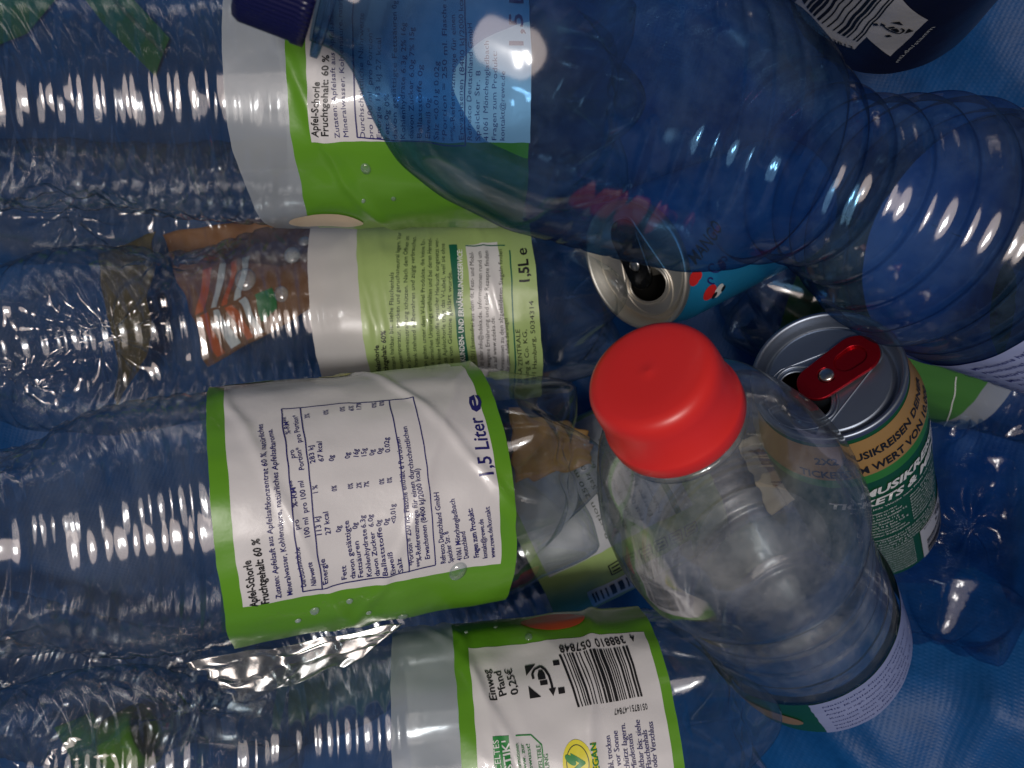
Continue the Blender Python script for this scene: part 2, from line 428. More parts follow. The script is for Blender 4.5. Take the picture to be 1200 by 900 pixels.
def wrinkle(seed, amp=.00035, creases=(), ax=1.0):
    def d(u, v):
        amp_ = amp*1.9; x = .0005*nzv(u*16+seed, v*14, 8)+amp_*(nzv(u*55+seed, v*30, seed)+.6*nzv(u*120, v*70+seed, 3.3))
        x += amp*1.2*nzv(u*32+seed*3, v*26, seed+5)+amp*.8*(1-abs(nzv(u*28+seed*2, v*40*ax, 7))*3)
        for (a, b, slope, h, wd) in creases:       # crease line v = a + slope*(u-b)
            q = (v-a-slope*(u-b)+.0015*nzv(u*90, seed, 2))/wd
            x += h*math.exp(-q*q)
        return max(x+.0002, -.00055)
    return d
# ================================================================ the bag
def bagz(x, y):
    z = 0.0
    z += .115*sm((x-.05)/.17)*sm((-y-.03)/.13)
    z += .07*sm((x-.2)/.12)
    z += .30*sm((x-.30)/.14)
    z += .10*sm((y-.10)/.12)*sm((-x)/.2)
    z += .06*sm((y-.16)/.14)
    z += .03*sm((-x-.14)/.16)
    z += .30*sm((-x-.34)/.14)+.30*sm((y-.30)/.16)+.30*sm((-y-.28)/.16)
    z += .006*math.exp(-((x*.8+y*.6-.02-.02*nzv(x*6,y*6,3))/.006)**2)+.005*math.exp(-((x*.5-y*.86-.30-.02*nzv(x*7,y*5,8))/.005)**2)+.005*math.exp(-((x-y*.3-.27-.015*nzv(x*7,y*9,2))/.006)**2)
    z += .011*nzv(x*9, y*9, 1)+.005*nzv(x*24, y*20, 4)+.004*(1-abs(nzv(x*13+y*8, y*5, 9))*3)
    return z
def build_bag():
    X0, X1, Y0, Y1, n = -.52, .52, -.48, .50, 230
    V = []; F = []
    for i in range(n+1):
        for j in range(n+1):
            x = X0+(X1-X0)*i/n; y = Y0+(Y1-Y0)*j/n; V.append((x, y, bagz(x, y)))
    for i in range(n):
        for j in range(n):
            a = i*(n+1)+j; F.append((a, a+n+1, a+n+2, a+1))
    o = mkobj('shopping_bag', V, F, M['bag'])
    tag(o, 'open blue woven plastic shopping bag that holds all the empties', 'bag')
    def ribbon(name, pts, w, mat, lift, parent):
        V = []; F = []; k = 60
        P_ = [Vector(p) for p in pts]
        for i in range(k+1):
            t = i/k*(len(P_)-1); a = min(int(t), len(P_)-2); p = P_[a].lerp(P_[a+1], t-a); d = (P_[a+1]-P_[a]).normalized(); nrm = Vector((-d.y, d.x))
            for q in (-1, -.33, .33, 1):
                c = p+nrm*w/2*q; V.append((c.x, c.y, bagz(c.x, c.y)+lift+(.0015 if abs(q) < .9 else 0)))
        for i in range(k):
            for q in range(3): F.append((i*4+q, i*4+4+q, i*4+5+q, i*4+1+q))
        return mkobj(name, V, F, mat, parent)
    def g(px, py):
        d = .40
        for _ in range(12): p = P(px, py, d); d = d+(p.z-bagz(p.x, p.y))*.7
        p = P(px, py, d); return (p.x, p.y)
    st = ribbon('strap', [g(85, -60), g(140, 15), g(195, 72)], .020, M['strap'], .004, o)
    ribbon('seam', [g(93, -60), g(148, 15), g(200, 70)], .0018, M['seam'], .0075, st)
    st = ribbon('strap', [g(-40, 50), g(20, 22), g(60, -30)], .012, M['strap'], .004, o)
    st = ribbon('strap', [g(90, 840), g(110, 880), g(130, 940)], .022, M['strap'], .004, o)
build_bag()

# ================================================================ juice bottles
RJ = .044
L0, L1 = .040, .134            # label foot and label head heights on the juice bottles
def juice_profile(waist=.038, sh=.262):
    return prof_fn([(0, RJ), (.150, RJ), (.156, RJ), (.172, RJ*.985), (.190, waist), (.205, waist), (.222, RJ*.99), (.24, RJ), (sh, RJ*.98), (sh+.02, RJ*.86), (sh+.045, RJ*.55), (sh+.062, .0145), (sh+.075, .0130), (sh+.10, .0128)], .003)
def juice_bottle(label, group, m, mod, mat='pet', waist=.038, ribs_hi=.2):
    t = thing('juice_bottle', label, 'bottle', m, group)
    bottle_shell('body', RJ, juice_profile(waist), 0, .352, M[mat], t, mod)
    S = [.345, .345, .349, .361, .363, .363]; Rr = [.0128, .0152, .0155, .0152, .014, .0005]
    lathe('cap', S, Rr, M['green'] if 'pale' not in label else M['teal'], t, lambda s, th, r: (r*(1+.012*math.cos(60*th)), s), 120)
    return t
def label_sheet(w, parent, mat, strip, strip_mat, tears=None, name='label'):
    """film all round the bottle; the strip nearest the neck is unprinted"""
    full = math.pi*w.R
    w.grid(-full, full, L0, L1-strip, mat, 0, nv=60, nu=180)
    lab = w.build(name, parent)
    if strip:
        w.grid(-full, full, L1-strip, L1, strip_mat, 0, nv=16, nu=180, ev0=None, ev1=tears)
        w.build('blank_strip', lab)
    return lab
GA = 'apple spritzer bottles with bright green labels'
# ---- bottle B, centre-left, nutrition table
mB = frame(P(564, 563, .309), P(242, 607, .281), L0)
modB = crumple((.135, .30, .0082, .0016), [(.215, 1.15, .030, .010, 11), (.205, -1.0, .03, .004, 7), (.255, .1, .028, .007, 8)], 2.2)
bB = juice_bottle('clear apple spritzer bottle whose green label shows the white nutrition table', GA, mB, modB)
wB = Wrap(mB, RJ, None, wrinkle(1.3, .00040, [(.12, .02, .35, .0008, .002), (.075, .045, .6, .0009, .002), (.055, .03, -.5, .0006, .002)]))
lab = label_sheet(wB, bB, 'green', 0, None)
uvb = wB.uv(292, 708); uvr = wB.uv(585, 656)
ulo = (uvb[0]+uvr[0])/2
vtop = wB.uv(268, 600)[1]; vbot = wB.uv(590, 600)[1]
vtop, vbot = L1-.0055, L0+.0055
wB.grid(ulo, .0535, vbot, vtop, 'white', .00015)
wB.grid(.0535, .095, vbot+.004, vtop+.0035, 'white', .00018)
wB.build('white_panel', lab)
T = wB.text
def tB(s, x0, y0, x1, y1, h, mat='inkblue', bold=0.008): wB.text(s, (x0, y0), (x1, y1), h*.00125, mat, .0006, bold)
tB('Apfel-Schorle', 301, 705, 294, 655, 1.9, 'ink', .018)
tB('Fruchtgehalt: 60 %', 314, 702, 305, 629, 1.9, 'ink', .018)
tB('Zutaten: Apfelsaft aus Apfelsaftkonzentrat 60 %, nat\u00fcrliches', 328, 696, 309, 500, 1.35)
tB('Mineralwasser, Kohlens\u00e4ure, nat\u00fcrliches Apfelsaftaroma.', 341, 693, 320, 505, 1.35)
tB('Durchschnittliche', 357, 684, 351, 638, 1.3); tB('N\u00e4hrwerte', 369, 682, 365, 655, 1.3)
tB('pro', 352, 618, 350, 607, 1.3); tB('100 ml', 364, 628, 361, 605, 1.3)
tB('%-RM**', 349, 594, 345, 565, 1.3); tB('pro 100 ml', 361, 600, 355, 565, 1.3)
tB('pro', 346, 540, 344, 530, 1.3); tB('Portion*', 356, 553, 352, 527, 1.3)
tB('%-RM**', 341, 511, 338, 491, 1.3); tB('pro Portion*', 353, 522, 349, 489, 1.3)
rows = [(383, ('Energie', '113 kJ', '1 %', '283 kJ', '3%'), 0), (393, ('', '27 kcal', '', '67 kcal', ''), 0), (405, ('Fett', '0g', '0%', '0g', '0%'), 0),
        (415, ('davon ges\u00e4ttigte', '', '', '', ''), 0), (424, ('Fetts\u00e4uren', '0g', '0%', '0g', '0%'), 0), (434, ('Kohlenhydrate', '6.3g', '2%', '16g', '6%'), 0),
        (443, ('davon Zucker', '6.0g', '7%', '15g', '17%'), 0), (452, ('Ballaststoffe', '0g', '', '0g', ''), 0), (461, ('Eiwei\u00df', '0g', '0%', '0g', '0%'), 0), (470, ('Salz', '<0.01g', '0%', '0.02g', '0%'), 0)]
for x, cells, _ in rows:
    k = (x-383)
    for c, yb, ln in zip(cells, (680, 626, 580, 546, 494), (5.2, 4.6, 4.2, 4.2, 3.6)):
        if not c: continue
        yb2 = yb-k*.16; L = ln*len(c)*.78
        xx = x-(680-yb)*.105
        tB(c, xx, yb2, xx-L*.11, yb2-L, 1.3)
for p, q in [((353, 690), (330, 483)), ((353, 690), (508, 659)), ((330, 483), (484, 472)), ((508, 659), (484, 472)), ((376, 686), (352, 481)), ((477, 666), (456, 474))]:
    a, b = wB.uv(*p), wB.uv(*q)
    wB.line(a, b, .00035, 'inkblue', .0006)
tB('*Portion = 250 ml. Flasche enth\u00e4lt 6 Portionen', 483, 658, 467, 516, 1.35)
tB('**%-Referenzmenge f\u00fcr einen durchschnittlichen', 492, 660, 476, 505, 1.35)
tB('Erwachsenen (8400 kJ/2000 kcal)', 502, 652, 490, 550, 1.35)
for s, x, y, x2, y2 in (('Refresco Deutschland GmbH', 520, 657, 513, 576), ('Speicker Str. 8', 529, 656, 524, 620), ('41061 M\u00f6nchengladbach', 539, 654, 532, 584), ('Deutschland', 547, 652, 543, 620),
                        ('kontakt@rewe.de', 569, 651, 564, 606), ('www.rewe.de/kontakt', 578, 650, 572, 592)):
    tB(s, x, y, x2, y2, 1.4)
tB('Fragen zum Produkt:', 559, 651, 552, 594, 1.5, 'inkblue', .02)
tB('1,5 Liter', 577, 560, 563, 491, 3.9, 'inkblue', .012); tB('e', 565, 486, 561, 466, 4.8, 'inkblue', .02)
# logos at the far edge of the panel
wB.disc(np.array((.064, wB.uv(402, 455)[1])), .006, .007, 'yellow', .0004)
wB.quad([np.array((.060, wB.uv(300, 460)[1]+.011)), np.array((.060, wB.uv(300, 460)[1]-.006)), np.array((.075, wB.uv(300, 460)[1]-.006)), np.array((.075, wB.uv(300, 460)[1]+.011))][::-1], 'logogreen', .0004)
wB.build('print', lab)
drops(wB, lab, [(535, 667, .0036), (369, 711, .0018), (409, 700, .0013), (432, 713, .0012), (471, 716, .0022), (350, 722, .0012)])

# ---- bottle A, top left
mA = frame(P(608, 118, .295), P(250, 118, .288), L0)
modA = crumple((.135, .30, .0078, .0016), [(.225, -1.2, .030, .006, 9), (.25, -.3, .03, .006, 8), (.195, -1.35, .018, .006, 7), (.24, 1.3, .03, .004, 6)], 5.1, amp=.0002)
bA = juice_bottle('clear bottle whose bright green label disappears under the blue bottle at the top', GA, mA, modA, waist=.0430)
wA = Wrap(mA, RJ, None, wrinkle(7.7, .00045, [(.09, -.05, .4, .001, .002)]))
sA = .0190
lab = label_sheet(wA, bA, 'green', sA, 'strip', lambda u: -.004*max(0, -math.sin(u/RJ))**3)
a = wA.uv(362, 165); b = wA.uv(618, 178)
wA.grid(a[0], .075, wA.uv(622, 110)[1], wA.uv(361, 110)[1], 'white', .00015)
wA.build('white_panel', lab)
def tA(s, x0, y0, x1, y1, h, mat='inkblue', bold=0.0): wA.text(s, (x0, y0), (x1, y1), h*.001, mat, .0006, bold)
tA('Apfel-Schorle', 375, 158, 375, 97, 2.1, 'ink', .018); tA('Fruchtgehalt: 60 %', 386, 158, 386, 68, 2.1, 'ink', .018)
tA('Zutaten: Apfelsaft aus Apfelsaftkonzentrat 60 %, nat\u00fcrliches', 399, 160, 399, -40, 1.5)
tA('Mineralwasser, Kohlens\u00e4ure, nat\u00fcrliches Apfelsaftaroma.', 409, 160, 409, -40, 1.5)
rn = ['Durchschnittliche N\u00e4hrwerte', 'pro 100 ml  pro Portion*', 'Energie 113 kJ 27 kcal', 'Fett 0g 0%', 'davon ges\u00e4ttigte Fetts\u00e4uren 0g', 'Kohlenhydrate 6.3g 2% 16g', 'davon Zucker 6.0g 7% 15g', 'Ballaststoffe 0g', 'Eiwei\u00df 0g', 'Salz <0.01g 0.02g', '*Portion = 250 ml. Flasche enth\u00e4lt 6', '**%-Referenzmenge f\u00fcr einen', 'Erwachsenen (8400 kJ/2000 kcal)', 'Refresco Deutschland GmbH', 'Speicker Str. 8', '41061 M\u00f6nchengladbach', 'Fragen zum Produkt:', 'kontakt@rewe.de']
for i, s in enumerate(rn):
    x = 428+i*9.6; L = len(s)*5.2; tA(s, x, 162, x, 162-L, 1.5)
for p, q in [((419, 160), (419, -30)), ((419, 160), (545, 168)), ((545, 168), (545, -30))]: wA.linepx(p, q, .0004, 'inkblue', .0006)
tA('1,5 Liter', 612, 64, 612, -30, 4.4, 'inkblue', .012)
c = wA.uv(388, 262)
wA.disc(np.array((c[0]+.009, c[1])), .0075, .013, 'apple_cream', .0004)
wA.build('print', lab)
drops(wA, lab, [(428, 196, .0020), (461, 228, .001), (426, 230, .0008)])

# ---- bottle D, bottom, barcode
mD = frame(P(762, 853, .306), P(488, 885, .298), L0)
modD = crumple((.135, .30, .0080, .0016), [(.205, .9, .026, .010, 8), (.25, .2, .03, .008, 9)], 9.4)
bD = juice_bottle('clear bottle at the bottom edge with barcode and deposit sign on green label', GA, mD, modD, waist=.037)
wD = Wrap(mD, RJ, None, wrinkle(3.1, .00055, [(.10, .0, .25, .001, .002), (.07, .0, -.2, .0012, .0025), (.085, -.02, .5, .0009, .002)]))
lab = label_sheet(wD, bD, 'green', .022, 'strip', lambda u: .0)
a = wD.uv(541, 770); b = wD.uv(737, 741)
uu = (a[0]+b[0])/2
vt = wD.uv(555, 830)[1]; vb = wD.uv(778, 830)[1]
wD.grid(-.06, uu, vb, vt, 'white', .00015)
wD.build('white_panel', lab)
def tD(s, x0, y0, x1, y1, h, mat='ink', bold=0.0): wD.text(s, (x0, y0), (x1, y1), h*.001, mat, .0006, bold)
tD('Einweg', 583, 824, 574, 790, 2.6, 'ink', .008); tD('Pfand', 594, 818, 587, 791, 2.6, 'ink', .008); tD('0,25\u20ac', 608, 817, 600, 787, 2.6, 'ink', .008)
q = [wD.uv(655, 773), wD.uv(735, 761), wD.uv(752, 817), wD.uv(676, 831)]
wD.barcode(q, 62, 'ink', .0006, 5)
# digits read from the right end towards the left, heads down, above the bars
def tDr(s, p, q_, h, mat='ink', bold=0.0): wD.text(s, p, q_, h*.001, mat, .0006, bold)
tDr('388810', (731, 750), (696, 756), 3.4, 'ink', .012); tDr('057848', (691, 757), (655, 763), 3.4, 'ink', .012); tDr('4', (742, 748), (737, 749), 3.4, 'ink', .012)
tDr('0518751-47847', (757, 825), (718, 832), 1.9)
e = wD.uv(660, 790)-wD.uv(657, 805); e = e/np.linalg.norm(e); e = np.array((1., 0.)); n_ = np.array((0., 1.))
c = wD.uv(638, 798)
# pictogram lies with its triangles toward the bottle's foot side
pfand(wD, c, np.array((0., -1.)), np.array((1., 0.)), .0062, 'ink', .0006)
def rect(w, p0, p1, mat, off=.0003):
    a, b = w.uv(*p0), w.uv(*p1)
    w.grid(min(a[0], b[0]), max(a[0], b[0]), min(a[1], b[1]), max(a[1], b[1]), mat, off)
rect(wD, (577, 865), (604, 960), 'logogreen', .0004)
tD('RECYCELTES', 591, 925, 584, 868, 1.9, 'inkwhite'); 
wD.V[-1:]
wD.text('PLASTIK\u00b9', (603, 925), (596, 868), .0024, 'inkwhite', .00060, .02)
for s, x in (('Informationen', 611), ('www. zur', 617), ('bewusst!', 624)): tD(s, x, 905, x-4, 872, 1.3, 'logogreen')
for p, q_ in (((604, 863), (622, 861)), ((622, 861), (634, 872)), ((634, 872), (640, 930))): wD.linepx(p, q_, .0004, 'logogreen', .00045)
tD('KEINE EINZELTEILE', 640, 930, 632, 872, 1.4, 'logogreen'); tD('VERPACKUNG', 648, 930, 641, 882, 1.4, 'logogreen')
c = wD.uv(676, 893)
wD.disc(c, .0066, .0048, 'yellow', .00045); wD.disc(c, .0052, .0037, 'inkgrey', .0005); wD.disc(c, .0049, .0034, 'yellow', .00055)
wD.textuv('V', c+np.array((-.003, -.0022)), c+np.array((.003, -.0022)), .0042, 'logogreen', .0007, .03)
wD.disc(c+np.array((.001, .0022)), .0022, .0010, 'logogreen', .0007, rot=.8)
rect(wD, (692, 870), (703, 930), 'yellow', .0004); wD.text('VEGAN', (703, 908), (697, 870), .0022, 'logogreen', .0006, .02)
for s, x, y0, y1 in (('K\u00fchl, trocken', 719, 905, 862), ('und vor Sonne', 728, 912, 857), ('gesch\u00fctzt lagern.', 737, 912, 848), ('Mindestens', 745, 899, 860), ('haltbar bis: siehe', 754, 905, 844), ('Flaschenhals', 762, 898, 855), ('oder Verschluss', 769, 897, 846)):
    tD(s, x, y0, x-5, y1, 1.9, 'inkblue')
c = wD.uv(648, 732)
wD.disc(np.array((c[0]-.001, c[1])), .0072, .012, 'apple_red', .0004)
wD.build('print', lab)
drops(wD, lab, [(620, 752, .0016), (547, 748, .0009), (582, 742, .0009)])

# ---- bottle C, pale green label, behind B
GC = 'apple spritzer bottles with pale green labels'
mC = frame(P(622, 352, .378), P(362, 376, .374), L0)
modC = crumple((.135, .30, .0080, .0017), [(.225, .1, .030, .013, 12), (.20, 1.2, .03, .006, 9), (.262, -.4, .03, .009, 9)], 12.3)
bC = juice_bottle('clear bottle with pale green wrinkled label and a white customer service box', GC, mC, modC, waist=.041)
wC = Wrap(mC, RJ, None, wrinkle(15.2, .00042, [(.112, .02, .12, .0007, .0015), (.085, .02, -.1, .0008, .0014), (.062, .03, .15, .0006, .0015), (.103, .0, .05, .0005, .0014)]))
lab = label_sheet(wC, bC, 'pale', .0205, 'strip2')
def tC(s, x0, y0, x1, y1, h, mat='inkgrey', bold=0.0): wC.text(s, (x0, y0), (x1, y1), h*.001, mat, .0006, bold)
rect(wC, (536, 290), (546, 470), 'teal', .0003); rect(wC, (546, 290), (597, 470), 'white', .00025)
wC.linepx((546, 291), (592, 291), .0006, 'teal', .0004); wC.linepx((597, 296), (600, 470), .0006, 'teal', .0004)
tC('Apfelschorle', 446, 440, 445, 402, 2.0, 'ink', .02); tC('Fruchtgehalt: 60%', 455, 440, 453, 386, 2.0, 'ink', .02)
for s, x, y0, y1 in (('Mindestens haltbar bis: siehe Flaschenhals', 464, 442, 322), ('Bei Raumtemperatur, trocken und geruchsneutral lagern. Vor', 473, 442, 276), ('direkter Sonneneinstrahlung sch\u00fctzen. Nach dem \u00d6ffnen im', 482, 442, 280), ('K\u00fchlschrank stehend aufbewahren und z\u00fcgig verbrauchen.', 490, 442, 280),
                     ('Als vegan gelten unter dem V-Label Produkte, die keine Er-', 501, 440, 284), ('zeugnisse tierischen Ursprungs enthalten und bei deren Herstel-', 509, 440, 284), ('lung auch keine Hilfsstoffe tierischer Herkunft eingesetzt wer-', 517, 440, 284), ('den. Diese Apfelschorle tr\u00e4gt das V-Label, weil sie ohne', 524, 440, 290), ('Einsatz von Gelatine gekl\u00e4rt wurde.', 531, 436, 320)):
    tC(s, x, y0, x-2, y1, 1.75)
wC.text('EDEKA KUNDEN- UND ERN\u00c4HRUNGSSERVICE:', (545, 440), (542, 296), .0021, 'inkwhite', .00055, .02)
for s, x, y0, y1 in (('0800 333 5211 (kostenfrei aus dem dt. Fest- und Mobil-', 556, 440, 298), ('funknetz) oder info@edeka.de. Informationen rund um', 565, 440, 298), ('ausgewogene Ern\u00e4hrung und tolle Rezepte finden', 573, 438, 298), ('Sie auf www.edeka.de.', 581, 430, 370), ('Informationen zu den abgebildeten Siegeln finden', 589, 436, 296), ('Sie unter edeka.de/siegel', 596, 432, 372)):
    tC(s, x, y0, x-1, y1, 1.75, 'ink')
tC('EDEKA ZENTRALE', 610, 440, 384, 2.1, 2, 'ink') if False else None
for s, x, y0, y1 in (('EDEKA ZENTRALE', 611, 446, 384), ('Stiftung & Co. KG,', 619, 446, 384), ('22291 Hamburg, 5034314', 627, 446, 352)): tC(s, x, y0, x-2, y1, 1.9, 'ink')
wC.text('1,5L', (620, 333), (618, 306), .0042, 'ink', .0006, .03); wC.text('e', (618, 302), (617, 293), .0046, 'ink', .0006, .01)
wC.build('print', lab)
bodyw = Wrap(mC, RJ, None, None, .0002)
drops(bodyw, bC, [(288, 328, .0052), (343, 300, .0042), (330, 345, .0035), (357, 284, .003)])

# ---- bottle K, underneath B and the red-capped bottle
mK = frame(P(800, 541, .420), P(616, 634, .415), L0)
bK = juice_bottle('clear bottle with small boxed print, lying beneath the nutrition table bottle and red capped bottle', GC, mK, crumple((.135, .3, .008, .0014), [], 4))
wK = Wrap(mK, RJ, None, wrinkle(22, .0004))
lab = label_sheet(wK, bK, 'pale', 0, None)
rect(wK, (640, 560), (760, 640), 'white', .0002) if False else None
a = wK.uv(660, 585)
va = L0+.014
wK.grid(-.02, .05, va, va+.075, 'greywhite', .0002); wK.grid(-.02, .05, va+.006, va+.009, 'teal', .0003)
wK.build('white_panel', lab)
for i in range(7):
    v = va+.014+i*.0045; wK.textuv(['N\u00e4hrwerte je 100 ml', 'Energie 113 kJ 27 kcal', 'Fett 0g davon ges\u00e4ttigte', 'Kohlenhydrate 6,3g', 'davon Zucker 6,0g', 'Eiwei\u00df 0g Salz 0,01g', 'Portion 250 ml'][i], np.array((-.016, v)), np.array((.02+.004*(i % 3), v)), .0022, 'inkgrey', .0004)
for i in range(6):
    v0 = va+.002+i*.008; u0 = -.034
    wK.line(np.array((u0, v0)), np.array((u0, v0+.006)), .0006, 'ink', .0004); wK.line(np.array((u0+.006, v0)), np.array((u0+.006, v0+.006)), .0006, 'ink', .0004)
    wK.line(np.array((u0, v0)), np.array((u0+.006, v0)), .0006, 'ink', .0004); wK.line(np.array((u0, v0+.006)), np.array((u0+.006, v0+.006)), .0006, 'ink', .0004)
    wK.line(np.array((u0+.0018, v0+.001)), np.array((u0+.0018, v0+.005)), .0009, 'ink', .0004); wK.line(np.array((u0+.004, v0+.001)), np.array((u0+.004, v0+.005)), .0009, 'ink', .0004)
q = [np.array((-.050, va+.026)), np.array((-.050, va+.06)), np.array((-.040, va+.06)), np.array((-.040, va+.026))]
wK.grid(-.056, -.038, va+.006, va+.062, 'white', .0002)
wK.barcode(q, 40, 'ink', .0006, 8)
wK.textuv('1,5L', np.array((-.050, va+.012)), np.array((-.040, va+.012)), .005, 'ink', .0004, .03)
wK.build('print', lab)

# ---- bottle J, underneath the blue bottle and green can
mJ = frame(P(950, 348, .43), P(1165, 410, .425), L0)
bJ = juice_bottle('clear bottle with dull green label running beneath the green can towards the right edge', GC, mJ, crumple((.135, .3, .008, .0014), [], 6))
wJ = Wrap(mJ, RJ, None, wrinkle(31, .0004))
M['dullgreen'] = solid('mid_green_label_film', (.06, .20, .04), .4, bump=film_b)
lab = label_sheet(wJ, bJ, 'dullgreen', .012, 'strip')
for i in range(9):
    v = L0+.012+i*.0075; wJ.textuv(['Mindestens haltbar bis siehe', 'Bei Raumtemperatur lagern', 'direkter Sonneneinstrahlung', 'Als vegan gelten unter dem', 'zeugnisse tierischen Ursprungs', 'auch keine Hilfsstoffe', 'Ern\u00e4hrungsservice', 'info@edeka.de', 'Informationen'][i], np.array((-.055, v)), np.array((-.01, v)), .0028, 'inkgrey', .0005, .01)
wJ.linepx((1120, 440), (1108, 495), .0005, 'inkwhite', .0005)
wJ.build('print', lab)

# ---- crushed clear bottle, right
mL = frame(P(1112, 690, .395), P(1160, 470, .42), .03)
bL = thing('crushed_bottle', 'crushed clear bottle lying flat on blue bag right of the green can', 'bottle', mL)
bottle_shell('body', .036, prof_fn([(0, .036), (.16, .035), (.2, .014), (.23, .013)]), 0, .225, M['pet_blue_crushed'], bL,
             lambda s, t, r, f=crumple(None, [(.06, .2, .03, .012, 7), (.12, -.4, .03, .012, 8)], 17, amp=.0022): f(s, t, r*(1-.25*abs(math.cos(t)))), nt_=130, H=.03)
lathe('cap', [.222, .222, .236, .238, .238], [.013, .0150, .0150, .014, .0005], M['bluecap'], bL)

# ---- second crushed bottle, lower left underneath
mM = frame(P(300, 850, .435), P(20, 790, .42), .03)
bM = thing('crushed_bottle', 'crushed clear bottle at the lower left beneath the barcode bottle', 'bottle', mM)
bottle_shell('body', .040, prof_fn([(0, .040), (.18, .039), (.22, .014), (.25, .013)]), 0, .25, M['pet_crushed'], bM,
             crumple((.05, .17, .009, .0018), [(.09, .5, .03, .012, 9), (.15, -.3, .03, .014, 8)], 27, amp=.0018), nt_=130, H=.03)

mN = frame(P(330, 238, .425), P(20, 236, .425), .03)
bN = thing('crushed_bottle', 'crushed clear bottle at the upper left, deep in the gap between two labelled bottles', 'bottle', mN)
bottle_shell('body', .034, prof_fn([(0, .034), (.18, .033), (.21, .014), (.24, .013)]), 0, .24, M['pet_crushed'], bN,
             crumple((.05, .17, .009, .0014), [(.07, .3, .03, .010, 9), (.13, -.3, .03, .010, 8)], 41, amp=.0018), nt_=120, H=.03)

# ================================================================ blue water bottle (foreground)
pE0 = P(284, -54, .187); pE1 = P(1200, 306, .292)
mE = frame(pE1, pE0, 0)
aE = (pE0-pE1).normalized(); LE = .345
mE.translation = pE0-aE*LE                     # cap top sits at height LE
vE = LE-.246
profE = prof_fn([(0, .030), (.004, .040), (.014, .0445), (LE-.246, .0445), (LE-.241, .0435), (LE-.225, .0435), (LE-.212, .0405), (LE-.198, .0345), (LE-.186, .0300), (LE-.176, .0285), (LE-.166, .0305), (LE-.152, .0360), (LE-.138, .0405), (LE-.110, .0425), (LE-.082, .0435), (LE-.062, .0400), (LE-.048, .0345), (LE-.037, .0245), (LE-.031, .0165), (LE-.026, .0135), (LE-.020, .0132), (LE, .0128)], .0022)
bE = thing('water_bottle', 'large blue tinted water bottle with dark blue cap lying on top of the pile', 'bottle', mE)
def modE(s, t, r):
    x = LE-s; d = 0
    if .085 < x < .14:                       # slanting flutes on the shoulder
        w = sm((x-.085)/.008)*sm((.14-x)/.01); d -= .0005*w*max(0, 1-abs(((x/.0095+t*.9) % 1)-.5)/.2)
    if .150 < x < .32:
        pitch = .0125; w = sm((x-.150)/.005)*sm((.244-x)/.004); y = ((x-.150)/pitch) % 1
        d -= .0032*w*math.exp(-((y-.5)/.24)**2)
    d += .0016*nzv(r*math.cos(t)*17, r*math.sin(t)*17, s*17)+.0004*nzv(r*math.cos(t)*50, r*math.sin(t)*50, s*50)
    return r+d, s
bottle_shell('body', .0440, profE, 0, LE-.018, M['pet_blue'], bE, modE, ds=.001, nt_=200)
lathe('neck_ring', [LE-.0215, LE-.0215, LE-.0200, LE-.0200], [.0128, .0165, .0165, .0128], M['pet_blue'], bE)
cp = lathe('cap', [LE-.0175, LE-.0175, LE-.0145, LE-.0142, LE-.002, LE-.0004, LE, LE], [.0128, .0150, .0150, .0146, .0144, .0135, .0120, .0003], M['bluecap'], bE, lambda s, th, r: (r*(1+.010*math.cos(72*th)*(s < LE-.001)), s), 288)
wE = Wrap(mE, .0445, None, wrinkle(40, .0003), .0006)
wE.grid(-math.pi*.0445, math.pi*.0445, vE-.075, vE, 'lilac', 0, nv=50, nu=200)
lab = wE.build('label', bE)
txtE = ['Nat\u00fcrliches Mineralwasser', 'Mit Kohlens\u00e4ure versetzt', 'Analyse in mg/l: Natrium 12,1 Calcium 84', 'K\u00fchl und trocken lagern. Vor Sonne', 'sch\u00fctzen. Nach dem \u00d6ffnen bald', 'verbrauchen. Einwegpfand 0,25', 'Mindestens haltbar bis: siehe', 'Flaschenhals oder Verschluss']
for j, u0 in enumerate((-.135, -.085, -.045, .0)):
    for i in range(8): wE.textuv(txtE[(i+j*3) % 8], np.array((u0, vE-.008-i*.0062)), np.array((u0+.036, vE-.008-i*.0062)), .0026, 'inkblue', .0005, .01)
wE.build('print', lab)

# ================================================================ upright bottle with navy label (top right)
mF = frame(P(1040, -24, .330), P(1100, -125, .27), .012)
bF = thing('navy_label_bottle', 'bottle with dark navy label and white barcode panel seen through the blue bottle', 'bottle', mF)
RF = .038
bottle_shell('body', RF, prof_fn([(0, RF), (.13, RF), (.17, .02), (.18, .013), (.2, .0128)]), 0, .2, M['pet'], bF, crumple((.10, .14, .008, .001)), H=.012)
lathe('cap', [.196, .196, .210, .212, .212], [.013, .0150, .0150, .014, .0005], M['bluecap'], bF)
wF = Wrap(mF, RF, None, wrinkle(50, .0002))
wF.grid(-math.pi*RF, math.pi*RF, .014, .11, 'navy', 0, nv=40, nu=160)
lab = wF.build('label', bF)
pts = [(933, 0), (1004, 55), (1022, 42), (1044, 62), (1087, 20), (1030, -40)]
Q = lambda *p: wF.uv(*p)
wF.quad([Q(935, 2), Q(1004, 54), Q(1060, -12), Q(1000, -70)], 'white', .0003, 10)
wF.quad([Q(1012, 32), Q(1045, 61), Q(1087, 19), Q(1055, -12)], 'white', .00032, 10)
wF.build('white_panel', lab)
wF.barcode([Q(945, -2), Q(1008, 44), Q(1060, -18), Q(1000, -70)], 44, 'ink', .0006, 12)
wF.text('4 311501 733813', (937, 6), (1003, 53), .0022, 'ink', .0007, .01)
a = Q(1048, 28); e = (Q(1045, 61)-Q(1012, 32)); e /= np.linalg.norm(e); n_ = np.array((-e[1], e[0]))
pfand(wF, a, -n_*1.0, e, .0052, 'ink', .0007)
